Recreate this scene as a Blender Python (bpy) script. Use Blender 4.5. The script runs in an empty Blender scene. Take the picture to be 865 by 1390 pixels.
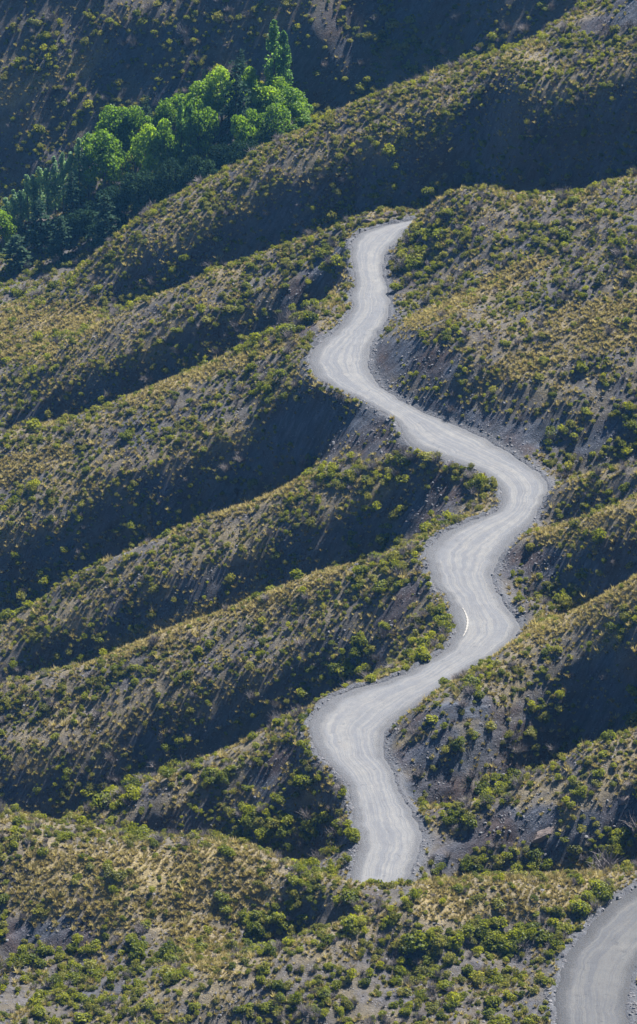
import bpy, bmesh, math, random
import numpy as np
from mathutils import Vector

random.seed(7)
RNG = np.random.default_rng(11)
SC = bpy.context.scene
COL = SC.collection
R = math.radians

# ------------------------------------------------------------------ camera
PITCH = R(28.0)          # looking down across the hillside
DIST = 560.0             # metres to the middle of the view
CAM_Y, CAM_Z = -DIST * math.cos(PITCH), DIST * math.sin(PITCH)
FOCAL = 5079.0           # focal length in photo pixels (photo 865 x 1390)
cam_data = bpy.data.cameras.new('camera')
cam = bpy.data.objects.new('camera', cam_data)
COL.objects.link(cam)
cam.location = (0.0, CAM_Y, CAM_Z)
cam.rotation_euler = (R(90) - PITCH, 0.0, 0.0)
cam_data.sensor_fit = 'VERTICAL'
cam_data.sensor_height = 36.0
cam_data.lens = FOCAL / 1390.0 * 36.0
cam_data.clip_start = 1.0
cam_data.clip_end = 6000.0
SC.camera = cam

# ------------------------------------------------------------------ sky, sun, exposure
SUN_AZ = R(36.0)         # clockwise from the view direction (+Y) towards +X: behind the hills, to the right
SUN_EL = R(49.0)
world = bpy.data.worlds.new('World')
SC.world = world
world.use_nodes = True
wn = world.node_tree.nodes
wl = world.node_tree.links
wn.clear()
sky = wn.new('ShaderNodeTexSky')
sky.sky_type = 'NISHITA'
sky.sun_disc = False
sky.sun_elevation = SUN_EL
sky.sun_rotation = SUN_AZ
sky.altitude = 1800.0
sky.air_density = 1.0
sky.dust_density = 0.3
sky.ozone_density = 8.0
bg = wn.new('ShaderNodeBackground')
bg.inputs['Strength'].default_value = 0.05
wout = wn.new('ShaderNodeOutputWorld')
wl.new(sky.outputs['Color'], bg.inputs['Color'])
wl.new(bg.outputs['Background'], wout.inputs['Surface'])

sun_data = bpy.data.lights.new('sun', 'SUN')
sun_data.energy = 5.0
sun_data.angle = R(0.5)
sun_data.color = (1.0, 0.97, 0.91)
sun = bpy.data.objects.new('sun', sun_data)
COL.objects.link(sun)
sun_dir = Vector((math.sin(SUN_AZ) * math.cos(SUN_EL), math.cos(SUN_AZ) * math.cos(SUN_EL), math.sin(SUN_EL)))
sun.rotation_euler = sun_dir.to_track_quat('Z', 'Y').to_euler()
sun.location = (150, 300, 300)

vs = SC.view_settings
vs.view_transform = 'Standard'
vs.look = 'None'
vs.exposure = 1.55
vs.gamma = 1.0
vs.use_curve_mapping = False
SC.render.engine = 'CYCLES'
SC.cycles.max_bounces = 5
SC.cycles.diffuse_bounces = 2
SC.cycles.transmission_bounces = 4
SC.cycles.transparent_max_bounces = 8
SC.cycles.volume_bounces = 0
SC.cycles.sample_clamp_indirect = 4.0

# ------------------------------------------------------------------ numeric helpers
def tanv(v):
    return math.tan(PITCH + math.atan((v - 695.0) / FOCAL))

def at_y(u, v, y):
    """the point of the hillside seen at photo position (u, v) that stands y metres deep"""
    z = CAM_Z - (y - CAM_Y) * tanv(v)
    depth = (y - CAM_Y) * math.cos(PITCH) + (CAM_Z - z) * math.sin(PITCH)
    return ((u - 432.5) / FOCAL * depth, y, z)

def at_z(u, v, z):
    y = (CAM_Z - z) / tanv(v) + CAM_Y
    return at_y(u, v, y)

def project(x, y, z):
    """photo position of world points (arrays)"""
    dy = y - CAM_Y
    dz = z - CAM_Z
    depth = dy * math.cos(PITCH) - dz * math.sin(PITCH)
    up = dy * math.sin(PITCH) + dz * math.cos(PITCH)
    return 432.5 + FOCAL * x / depth, 695.0 - FOCAL * up / depth, depth

_perm = RNG.permutation(512).astype(np.int64)
_ang = RNG.random(512) * 2 * np.pi
_gx, _gy = np.cos(_ang), np.sin(_ang)

def perlin(x, y, seed=0):
    xi = np.floor(x).astype(np.int64)
    yi = np.floor(y).astype(np.int64)
    xf, yf = x - xi, y - yi
    u = xf * xf * xf * (xf * (xf * 6 - 15) + 10)
    w = yf * yf * yf * (yf * (yf * 6 - 15) + 10)
    def g(a, b, dx, dy):
        h = _perm[(_perm[(a + seed * 37) & 511] + b) & 511]
        return _gx[h] * dx + _gy[h] * dy
    n00 = g(xi, yi, xf, yf)
    n10 = g(xi + 1, yi, xf - 1, yf)
    n01 = g(xi, yi + 1, xf, yf - 1)
    n11 = g(xi + 1, yi + 1, xf - 1, yf - 1)
    return (n00 * (1 - u) + n10 * u) * (1 - w) + (n01 * (1 - u) + n11 * u) * w * 1.0

def fbm(x, y, scale, octaves=4, gain=0.5, seed=0):
    out = np.zeros_like(x)
    a, f = 1.0, 1.0 / scale
    for k in range(octaves):
        out += a * perlin(x * f + 17.3 * k, y * f - 9.1 * k, seed + k)
        a *= gain
        f *= 2.03
    return out

def sstep(a, b, x):
    t = np.clip((x - a) / (b - a), 0, 1)
    return t * t * (3 - 2 * t)

def seg_dist(px, py, ax, ay, bx, by):
    dx, dy = bx - ax, by - ay
    l2 = dx * dx + dy * dy + 1e-9
    t = np.clip(((px - ax) * dx + (py - ay) * dy) / l2, 0, 1)
    return np.hypot(px - ax - t * dx, py - ay - t * dy)

def resample(pts, step):
    pts = np.asarray(pts, float)
    # smooth by Catmull-Rom
    P = np.vstack([2 * pts[0] - pts[1], pts, 2 * pts[-1] - pts[-2]])
    out = []
    for i in range(1, len(P) - 2):
        for t in np.linspace(0, 1, 8, endpoint=False):
            a, b, c, d = P[i - 1], P[i], P[i + 1], P[i + 2]
            out.append(0.5 * (2 * b + (c - a) * t + (2 * a - 5 * b + 4 * c - d) * t * t + (3 * b - a - 3 * c + d) * t ** 3))
    out.append(pts[-1])
    out = np.array(out)
    s = np.concatenate([[0], np.cumsum(np.linalg.norm(np.diff(out, axis=0), axis=1))])
    n = max(2, int(s[-1] / step) + 1)
    q = np.linspace(0, s[-1], n)
    return np.stack([np.interp(q, s, out[:, k]) for k in range(out.shape[1])], axis=1)

# ------------------------------------------------------------------ roads in plan
ROAD_LEFT = [(640, 283), (600, 290), (575, 295), (556, 299), (535, 303), (512, 309), (490, 316), (478, 327), (477, 345), (480, 362), (481, 385), (477, 405),
             (476, 424), (462, 443), (436, 463), (422, 478), (419, 492), (427, 509), (443, 521), (463, 531), (507, 553), (537, 573),
             (552, 600), (587, 618), (632, 633), (657, 645), (675, 663), (681, 680), (674, 693), (649, 703), (606, 723), (584, 740), (578, 760),
             (587, 788), (602, 809), (612, 823), (616, 844), (615, 865), (606, 881), (581, 897), (542, 917), (502, 929), (458, 943),
             (431, 964), (420, 984), (423, 1007), (434, 1026), (451, 1045), (468, 1062), (476, 1080), (481, 1119), (487, 1140), (483, 1166),
             (476, 1188), (478, 1210), (486, 1234)]
ROAD_RIGHT = [(648, 294), (605, 301), (580, 305), (563, 307), (553, 310), (544, 322), (532, 335), (523, 347), (520, 364), (523, 381), (528, 396),
              (530, 415), (524, 436), (508, 460), (500, 485), (505, 510), (532, 535), (572, 558), (632, 583), (682, 608), (717, 633),
              (738, 646), (744, 662), (736, 682), (723, 705), (705, 724), (689, 741), (676, 761), (667, 782), (674, 800), (685, 819),
              (697, 834), (705, 848), (703, 862), (689, 877), (672, 890), (649, 901), (620, 919), (578, 949), (544, 974), (528, 986),
              (522, 1007), (525, 1030), (537, 1058), (548, 1081), (565, 1111), (574, 1130), (572, 1149), (560, 1181), (551, 1206), (548, 1234)]
ROAD2_Z = 5.0
ROAD2_LEFT = [(1010, 1120), (930, 1158), (865, 1204), (834, 1223), (814, 1242), (799, 1259), (782, 1278), (767, 1300), (756, 1340), (754, 1395), (760, 1460)]
ROAD2_RIGHT = [(1060, 1150), (990, 1190), (940, 1238), (910, 1264), (876, 1290), (862, 1316), (853, 1350), (850, 1400), (856, 1470)]

def road_edges(left, right, z):
    l = resample([at_z(u, v, z)[:2] for u, v in left], 0.6)
    r = resample([at_z(u, v, z)[:2] for u, v in right], 0.6)
    return l, r

road_l, road_r = road_edges(ROAD_LEFT, ROAD_RIGHT, 0.0)
road2_l, road2_r = road_edges(ROAD2_LEFT, ROAD2_RIGHT, ROAD2_Z)
# small unevenness of the graded edges
for e, sd in ((road_l, 1), (road_r, 2), (road2_l, 3), (road2_r, 4)):
    e += np.stack([.55 * fbm(e[:, 0], e[:, 1], 3.4, 4, .6, sd), .4 * fbm(e[:, 0], e[:, 1], 3.0, 4, .6, sd + 5)], 1)

def inside_poly(px, py, poly):
    res = np.zeros(px.shape, bool)
    n = len(poly)
    j = n - 1
    for i in range(n):
        xi, yi = poly[i]
        xj, yj = poly[j]
        c = ((yi > py) != (yj > py)) & (px < (xj - xi) * (py - yi) / (yj - yi + 1e-12) + xi)
        res ^= c
        j = i
    return res

def road_sd(px, py, l, r, far=14.0):
    """signed distance to the road surface: negative on it; and which side is nearer (-1 left, 1 right)"""
    poly = np.vstack([l, r[::-1]])
    out = np.full(px.shape, 99.0)
    side = np.zeros(px.shape)
    lo, hi = poly.min(0) - far, poly.max(0) + far
    sel = (px > lo[0]) & (px < hi[0]) & (py > lo[1]) & (py < hi[1])
    x, y = px[sel], py[sel]
    if len(x) == 0:
        return out, side
    # nearest edge sample by blocks of rows
    dl = np.full(x.shape, 99.0)
    dr = np.full(x.shape, 99.0)
    for pts, d in ((l, dl), (r, dr)):
        for k in range(len(pts) - 1):
            ax, ay = pts[k]
            m = np.nonzero((np.abs(x - ax) < far) & (np.abs(y - ay) < far))[0] if len(x) > 4000 else np.arange(len(x))
            if len(m):
                q = seg_dist(x[m], y[m], ax, ay, pts[k + 1][0], pts[k + 1][1])
                d[m] = np.minimum(d[m], q)
    d = np.minimum(dl, dr)
    ins = inside_poly(x, y, poly)
    out[sel] = np.where(ins, -d, d)
    side[sel] = np.where(dl < dr, -1, 1)
    return out, side

# ------------------------------------------------------------------ the relief: ridge, gully and road lines
CON = []                                    # x, y, z, kind (0 road, 1 crest, 2 flank, 3 far anchor)
def line(pts, back=None, ext_l=None, ext_r=None, n=6.0):
    """pts: (u, v, y) along a crest; back: (metres behind the crest, drop); ext: continue beyond the frame with this fall"""
    P = np.array([at_y(*p) for p in pts])
    if ext_l:
        P = np.vstack([[P[0, 0] - 70, P[0, 1] - 4, P[0, 2] - 70 * ext_l], [P[0, 0] - 30, P[0, 1] - 2, P[0, 2] - 30 * ext_l], P])
    if ext_r:
        P = np.vstack([P, [P[-1, 0] + 30, P[-1, 1] - 2, P[-1, 2] + 30 * ext_r], [P[-1, 0] + 70, P[-1, 1] - 4, P[-1, 2] + 60 * ext_r]])
    s = np.concatenate([[0], np.cumsum(np.linalg.norm(np.diff(P, axis=0), axis=1))])
    q = np.linspace(0, s[-1], max(2, int(s[-1] / n)))
    Q = np.stack([np.interp(q, s, P[:, k]) for k in range(3)], 1)
    for x, y, z in Q:
        CON.append((x, y, z, 1))
        if back:
            CON.append((x, y + back[0], z - back[1], 2))
    return Q

def flank(far, near, frac=.35, k=1.05, dip=.26, deep=1.6):
    """the side of a spur that faces the viewer: a rounded shoulder, then a steep fall to the gully behind the nearer spur"""
    o = np.argsort(near[:, 0])
    nxs, nys, nzs = near[o, 0], near[o, 1], near[o, 2]
    for x, yc, zc in far:
        if x < nxs[0] - 3 or x > nxs[-1] + 3:
            continue
        yj, zj = np.interp(x, nxs, nys), np.interp(x, nxs, nzs)
        t = (CAM_Z - zj) / (yj - CAM_Y)
        s = frac * (yc - yj)
        ys, zs = yc - s, zc - dip * s
        yg = (zj + t * yj - deep - zs + k * ys) / (k + t)
        yg = min(max(yg, yj + 3.0), ys - 2.0)
        zg = zj - t * (yg - yj) - deep
        CON.append((x, ys, zs, 2))
        CON.append((x, yc - .5 * s, zc - .42 * dip * s, 2))
        CON.append((x, yg, zg, 2))
        CON.append((x, .5 * (yg + ys), .5 * (zg + zs) + .4, 2))

# left side spurs, from the back forward
Lz = line([(0, 422, 150), (85, 386, 150), (130, 346, 150), (170, 311, 150), (210, 281, 150), (270, 256, 150), (320, 230, 150), (365, 201, 150), (432, 170, 150),
      (507, 136, 150), (582, 105, 150), (642, 85, 150), (682, 77, 150), (712, 60, 152), (752, 35, 153), (792, 8, 154)], (20, 13), .45, .5)      # back ridge
Lz2 = line([(690, 78, 142), (732, 75, 140), (792, 65, 137), (865, 45, 133)], None, None, .4)
La = line([(0, 545, 112), (100, 466, 112), (165, 426, 112), (280, 371, 112), (350, 350, 112), (432, 320, 112), (480, 296, 111.5), (530, 274, 113), (548, 282, 114)], None, .4)
Lb = line([(0, 585, 74), (100, 566, 74), (175, 538, 73), (280, 490, 72), (330, 473, 72), (390, 445, 72), (440, 424, 72)], None, .35)
Lb2 = line([(0, 645, 61), (120, 592, 61), (250, 541, 61), (310, 523, 60), (375, 499, 58), (405, 489, 55)], None, .35)
Lc = line([(0, 838, 27), (30, 825, 27), (100, 781, 27), (195, 739, 27), (260, 706, 27), (325, 686, 27), (432, 636, 27), (480, 616, 27), (520, 598, 27)], None, .35)
Ld = line([(0, 933, -7), (100, 905, -7), (200, 868, -6), (300, 830, -6), (400, 789, -6), (432, 777, -6), (482, 764, -6), (557, 736, -6), (590, 724, -5)], None, .35)
Le = line([(90, 1112, -57), (110, 1100, -57), (200, 1066, -57), (280, 1035, -57), (350, 1000, -57), (415, 966, -57)], None, .3)
Lk = line([(0, 1098, -88), (40, 1118, -91), (80, 1133, -94), (115, 1132, -94), (150, 1129, -94), (215, 1131, -95), (280, 1136, -96), (350, 1145, -98), (400, 1174, -104), (458, 1194, -109), (500, 1204, -112), (537, 1213, -114)], (6, 5.2), .2)
Lh = line([(280, 1322, -128), (350, 1292, -125), (450, 1256, -121), (548, 1219, -118), (615, 1200, -113), (716, 1185, -107), (790, 1178, -104), (865, 1171, -101)], None, None, .3)
# right side spurs
Lr = line([(566, 290, 104), (590, 268, 101), (620, 254, 98), (655, 256, 96), (690, 266, 94), (722, 268, 91), (790, 256, 86), (865, 240, 82)], None, None, .4)
line([(548, 432, 66), (597, 407, 66), (672, 380, 66), (742, 345, 66), (782, 325, 66), (865, 288, 66)], None, None, .4)
Lc2 = line([(755, 657, 3), (800, 646, 2), (865, 630, 0)], (10, 8), None, .4)
Ld2 = line([(722, 718, -11), (782, 703, -14), (865, 676, -18)], None, None, .4)
Le2 = line([(588, 954, -63), (610, 936, -60), (640, 911, -57), (672, 889, -52), (720, 858, -46), (782, 826, -45), (865, 786, -48)], None, None, .4)
Lf = line([(604, 1093, -84), (694, 1064, -81), (784, 1015, -79), (865, 987, -77)], None, None, .4)
flank(Lz[Lz[:, 0] > -36], La, .26, .97); flank(Lz2, Lr, .2, 1.04); flank(Lz[(Lz[:, 0] > 20) & (Lz[:, 0] < 32)], Lr, .2, 1.04)
flank(La, Lb, .28, .92); flank(Lb2, Lc, .40, .93); flank(Lc, Ld, .30, .96); flank(Ld, Le, .28, .92); flank(Le, Lk, .45, .9); flank(Ld[Ld[:, 0] < Le[0, 0] + 24], Lk, .3, .8); flank(Lk[(Lk[:, 0] > -6)], Lh, .3, .8, .3, 1.2)
flank(Lc2, Ld2, .3, 1.0); flank(Ld2, Le2, .30, .97); flank(Le2, Lf, .25, 1.0, .3, 2.6); flank(Lf, Lh, .40, .98)
# upper edge of the cut banks on the right
line([(548, 440, 57), (562, 458, 50), (585, 485, 42), (620, 510, 36), (672, 532, 32), (742, 550, 26), (790, 545, 25), (865, 500, 30)])
line([(705, 735, -14), (715, 770, -22), (730, 800, -28)])
# foot of hills in front
line([(0, 1300, -114), (120, 1300, -116), (230, 1300, -119)], None, .1)
line([(520, 1300, -124), (620, 1300, -123), (700, 1300, -121)])
line([(0, 1390, -131), (280, 1390, -136), (560, 1390, -138), (700, 1390, -137)], None, .1)
# valley and the far slope
for x, zv in ((-150, -92), (-75, -61), (-40, -51), (0, -40), (40, -29), (75, -16), (150, 10)):
    CON.append((x, 195, zv + 3, 3)); CON.append((x, 222, zv, 3)); CON.append((x, 245, zv + 3, 3))
    for y, dz in ((262, 17), (280, 35), (310, 66), (345, 98), (385, 116), (440, 122), (560, 126)):
        CON.append((x, y, zv + dz, 3))
line([(-60, 160, 262), (0, 135, 262), (60, 108, 263), (110, 85, 265), (160, 50, 268), (200, 20, 271), (240, -20, 276)])
line([(440, 150, 256), (480, 118, 258), (520, 80, 262), (560, 35, 268)])
for x in (-170, -80, 0, 80, 170):
    CON.append((x, -170, -5 + .12 * x, 3)); CON.append((x, -230, -34 + .1 * x, 3)); CON.append((x, -420, -60, 3)); CON.append((x, -620, -60, 3))
for x in (-420, 420):
    for y in (-620, -420, -200, -60, 60, 180, 300, 420, 560):
        CON.append((x, y, (-110 if x < 0 else 95) + .1 * max(0, y - 200), 3))
# roads
for e, z in ((road_l, 0.0), (road_r, 0.0), (road2_l, ROAD2_Z), (road2_r, ROAD2_Z)):
    for p in e[::8]:
        CON.append((p[0], p[1], z, 0))
CON = np.array(CON)
sd1, _ = road_sd(CON[:, 0], CON[:, 1], road_l, road_r)
sd2, _ = road_sd(CON[:, 0], CON[:, 1], road2_l, road2_r)
sdm = np.minimum(sd1, sd2)
kind = CON[:, 3]
keep = (kind == 0) | ((kind == 1) & (sdm > 1.5)) | ((kind == 2) & (sdm > 4.0)) | (kind == 3)
# a gully line must not climb over a neighbouring crest
CON = CON[keep]
cr = CON[CON[:, 3] == 1]
drop = []
for i, c in enumerate(CON):
    if c[3] == 2:
        d = np.hypot(cr[:, 0] - c[0], cr[:, 1] - c[1])
        if d.min() < 2.2:
            drop.append(i)
CON = np.delete(CON, drop, 0)

def rbf(x, y):
    return np.sqrt(x * x + y * y + 9.0)
CX, CY, CZ = CON[:, 0], CON[:, 1], CON[:, 2]
nC = len(CON)
A = np.zeros((nC + 3, nC + 3))
A[:nC, :nC] = rbf(CX[:, None] - CX, CY[:, None] - CY)
A[:nC, :nC] -= np.eye(nC) * 0.6
A[:nC, nC] = 1; A[:nC, nC + 1] = CX; A[:nC, nC + 2] = CY
A[nC:, :nC] = A[:nC, nC:].T
W = np.linalg.solve(A, np.concatenate([CZ, [0, 0, 0]]))
def base_height(x, y):
    out = np.empty(x.shape)
    xf, yf = x.ravel(), y.ravel()
    o = np.empty(len(xf))
    for i in range(0, len(xf), 20000):
        a, b = xf[i:i + 20000], yf[i:i + 20000]
        o[i:i + 20000] = rbf(a[:, None] - CX, b[:, None] - CY) @ W[:nC] + W[nC] + W[nC + 1] * a + W[nC + 2] * b
    return o.reshape(x.shape)

def axis(segs):
    out = [segs[0][0]]
    for a, b, st0, st1 in segs:
        p = a
        n = max(1, int(round((b - a) / ((st0 + st1) / 2))))
        w = np.linspace(st0, st1, n)
        w *= (b - a) / w.sum()
        out += list(a + np.cumsum(w))
    return np.array(out)
# coarse lattice of the smooth relief
cx = axis([(-440, -110, 20, 3), (-110, 120, 2, 2), (120, 440, 3, 20)])
cy = axis([(-640, -170, 24, 3), (-170, 300, 2, 2), (300, 580, 3, 20)])
CZG = base_height(*np.meshgrid(cx, cy))
def cubic_weights(c, f):
    """interpolation matrix from lattice c to positions f (Catmull-Rom on the index)"""
    idx = np.interp(f, c, np.arange(len(c)))
    i = np.clip(np.floor(idx).astype(int), 0, len(c) - 2)
    t = idx - i
    M = np.zeros((len(f), len(c)))
    w = [-.5 * t + t ** 2 - .5 * t ** 3, 1 - 2.5 * t ** 2 + 1.5 * t ** 3, .5 * t + 2 * t ** 2 - 1.5 * t ** 3, -.5 * t ** 2 + .5 * t ** 3]
    for k in range(4):
        j = np.clip(i + k - 1, 0, len(c) - 1)
        np.add.at(M, (np.arange(len(f)), j), w[k])
    return M
# crestness: height above the 9 m surroundings
def blur(Z, n):
    k = np.ones(2 * n + 1) / (2 * n + 1)
    P = np.pad(Z, n, mode='edge')
    P = np.apply_along_axis(lambda r: np.convolve(r, k, 'valid'), 0, P)
    return np.apply_along_axis(lambda r: np.convolve(r, k, 'valid'), 1, P)
CRESTG = CZG - blur(CZG, 5)

# fine grid
fx = axis([(-440, -120, 24, 3), (-120, -78, 2.5, .6), (-78, -52, .6, .42), (-52, 58, .42, .42), (58, 90, .5, 1.2), (90, 130, 1.5, 4), (130, 440, 4, 24)])
fy = axis([(-640, -190, 30, 4), (-190, -135, 3, .5), (-135, 120, .42, .42), (120, 180, .45, .6), (180, 330, .8, 1.2), (330, 400, 1.5, 4), (400, 580, 5, 20)])
GX, GY = np.meshgrid(fx, fy)
WX, WY = cubic_weights(cx, fx), cubic_weights(cy, fy)
GZ = WY @ CZG @ WX.T
CREST = WY @ CRESTG @ WX.T
SD1, SIDE1 = road_sd(GX.ravel(), GY.ravel(), road_l, road_r)
SD2, SIDE2 = road_sd(GX.ravel(), GY.ravel(), road2_l, road2_r)
SD1 = SD1.reshape(GX.shape); SD2 = SD2.reshape(GX.shape); SIDE1 = SIDE1.reshape(GX.shape); SIDE2 = SIDE2.reshape(GX.shape)
SD = np.minimum(SD1, SD2)
RZ = np.where(SD1 <= SD2, 0.0, ROAD2_Z)
SIDE = np.where(SD1 <= SD2, SIDE1, SIDE2)

# photo positions of the ground, used to lay out what grows where
def capsules(U, V, caps):
    m = np.zeros(U.shape)
    for a, b, c, d, r in caps:
        m = np.maximum(m, 1 - sstep(.55 * r, 1.3 * r, seg_dist(U, V, a, b, c, d)))
    return m
SCREE = [(400, 405, 470, 345, 20), (345, 458, 432, 403, 9), (400, 575, 510, 580, 34), (515, 480, 600, 495, 26), (590, 560, 690, 590, 24), (700, 600, 760, 585, 24),
         (548, 600, 500, 610, 12), (600, 660, 560, 710, 16), (640, 655, 590, 690, 12), (690, 765, 745, 760, 24), (560, 985, 660, 955, 13), (536, 1032, 610, 1005, 15),
         (560, 1070, 610, 1060, 16), (355, 1060, 395, 1020, 13), (600, 1165, 690, 1110, 16), (700, 1130, 740, 1110, 20), (740, 1160, 865, 1085, 14), (800, 1120, 865, 1110, 18),
         (850, 5, 880, 5, 22), (800, 35, 865, 22, 12), (520, 850, 560, 800, 14), (400, 430, 440, 470, 12), (470, 1130, 490, 1180, 10),
         (690, 620, 720, 640, 10), (790, 610, 850, 575, 12), (20, 1270, 110, 1260, 20), (0, 1200, 30, 1190, 14)]
GOLD = [(0, 440, 120, 430, 26), (0, 470, 60, 480, 22), (150, 885, 460, 778, 18), (700, 872, 865, 800, 20), (740, 728, 865, 694, 15), (60, 1205, 330, 1200, 60), (560, 440, 740, 352, 12),
        (180, 545, 400, 460, 9), (300, 700, 430, 645, 9), (0, 140, 140, 72, 12), (590, 1225, 800, 1205, 34), (780, 450, 865, 430, 40), (230, 1240, 300, 1300, 40), (690, 500, 780, 470, 20), (0, 640, 80, 620, 20)]
LUSH = [(440, 655, 560, 640, 28), (470, 905, 600, 850, 26), (575, 1120, 700, 1060, 20), (350, 1110, 460, 1130, 26), (560, 1280, 740, 1270, 20), (545, 345, 600, 330, 30),
        (590, 630, 670, 660, 16), (640, 930, 640, 1010, 14), (690, 1010, 720, 1010, 14), (610, 1015, 660, 990, 12), (560, 760, 490, 800, 20), (760, 590, 865, 560, 14), (120, 1090, 300, 1050, 18),
        (340, 480, 420, 430, 12), (360, 520, 400, 530, 18), (690, 640, 600, 620, 8), (440, 350, 475, 385, 12), (840, 1180, 790, 1240, 14), (610, 850, 600, 870, 10)]
U0, V0, _ = project(GX, GY, GZ)
M_SCREE = capsules(U0, V0, SCREE)
M_GOLD = capsules(U0, V0, GOLD)
M_LUSH = capsules(U0, V0, LUSH)

# relief of the slopes themselves
away = sstep(0.5, 6.0, SD)
fine0 = fbm(GX, GY, 2.5, 2, .6, 15)
n_big = fbm(GX, GY, 14, 3, .5, 3)
fall = (GX * .8 + GY * .6)                      # runs down the slopes
across = (GX * -.6 + GY * .8)
rill = fbm(across * 1.0 + .8 * fine0, fall * .3, 3.2, 3, .6, 9)
rill_n = -np.abs(fbm(across, fall * .3, 6.5, 3, .5, 21)) * 1.5
fine = fbm(GX, GY, 1.5, 3, .6, 5)
GZ = GZ + away * (n_big * 1.1 + rill_n * 1.15 * sstep(1.6, -0.5, CREST) + rill * (.12 + .38 * M_SCREE) + fine * .16)
# graded road bench: cut bank on one side, tipped fill on the other
bank = np.where(SIDE > 0, 1.6, 2.6)
wgt = sstep(0.0, 1.0, np.clip((SD - .2) / bank, 0, 1))
berm = .55 * np.exp(-((SD - .45) / .45) ** 2) * np.where(SIDE < 0, 1.0, .35) * (.45 + 1.1 * fbm(GX, GY, 2.0, 3, .6, 31))
near = SD < 12
GZ = np.where(near, RZ + (GZ - RZ) * wgt + berm * np.where(SD > -0.5, 1, 0), GZ)
GZ = np.where(SD < -.1, RZ - .22, GZ)
# gullied edge next to the lower bend where the fill has slumped
def height(x, y):
    x = np.asarray(x, float); y = np.asarray(y, float)
    i = np.clip(np.searchsorted(fx, x) - 1, 0, len(fx) - 2)
    j = np.clip(np.searchsorted(fy, y) - 1, 0, len(fy) - 2)
    tx = (x - fx[i]) / (fx[i + 1] - fx[i]); ty = (y - fy[j]) / (fy[j + 1] - fy[j])
    return (GZ[j, i] * (1 - tx) + GZ[j, i + 1] * tx) * (1 - ty) + (GZ[j + 1, i] * (1 - tx) + GZ[j + 1, i + 1] * tx) * ty
def sample(G, x, y):
    i = np.clip(np.searchsorted(fx, x) - 1, 0, len(fx) - 2)
    j = np.clip(np.searchsorted(fy, y) - 1, 0, len(fy) - 2)
    return G[j, i]
# ------------------------------------------------------------------ materials
def new_mat(name):
    m = bpy.data.materials.new(name)
    m.use_nodes = True
    nt = m.node_tree
    nt.nodes.clear()
    out = nt.nodes.new('ShaderNodeOutputMaterial')
    return m, nt, out

class NT:
    """little helper to write node trees"""
    def __init__(self, nt):
        self.nt = nt
    def n(self, t, **kw):
        nd = self.nt.nodes.new(t)
        for k, v in kw.items():
            setattr(nd, k, v)
        return nd
    def link(self, a, b):
        self.nt.links.new(a, b)
    def noise(self, vec, scale, detail=4, rough=.6):
        nd = self.n('ShaderNodeTexNoise')
        nd.inputs['Scale'].default_value = scale
        nd.inputs['Detail'].default_value = detail
        nd.inputs['Roughness'].default_value = rough
        if vec is not None:
            self.link(vec, nd.inputs['Vector'])
        return nd.outputs['Fac']
    def ramp(self, fac, stops):
        nd = self.n('ShaderNodeValToRGB')
        cr = nd.color_ramp
        while len(cr.elements) < len(stops):
            cr.elements.new(.5)
        for e, (p, c) in zip(cr.elements, stops):
            e.position = p
            e.color = (c[0], c[1], c[2], 1) if not isinstance(c, (int, float)) else (c, c, c, 1)
        self.link(fac, nd.inputs['Fac'])
        return nd.outputs['Color']
    def mix(self, fac, a, b, mode='MIX'):
        nd = self.n('ShaderNodeMix', data_type='RGBA', blend_type=mode)
        for sock, v in ((nd.inputs[0], fac), (nd.inputs[6], a), (nd.inputs[7], b)):
            if isinstance(v, (int, float)):
                sock.default_value = v if sock.type == 'VALUE' else (v, v, v, 1)
            elif isinstance(v, tuple):
                sock.default_value = (*v, 1)
            else:
                self.link(v, sock)
        return nd.outputs[2]
    def math(self, op, a, b=None, clamp=False):
        nd = self.n('ShaderNodeMath', operation=op, use_clamp=clamp)
        for sock, v in ((nd.inputs[0], a), (nd.inputs[1], b)):
            if v is None:
                continue
            if isinstance(v, (int, float)):
                sock.default_value = v
            else:
                self.link(v, sock)
        return nd.outputs[0]
    def mapped(self, vec, scale=(1, 1, 1), rot=(0, 0, 0)):
        nd = self.n('ShaderNodeMapping')
        nd.inputs['Scale'].default_value = scale
        nd.inputs['Rotation'].default_value = rot
        self.link(vec, nd.inputs['Vector'])
        return nd.outputs['Vector']
    def bump(self, h, strength, dist):
        nd = self.n('ShaderNodeBump')
        nd.inputs['Strength'].default_value = strength
        nd.inputs['Distance'].default_value = dist
        self.link(h, nd.inputs['Height'])
        return nd.outputs['Normal']

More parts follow.
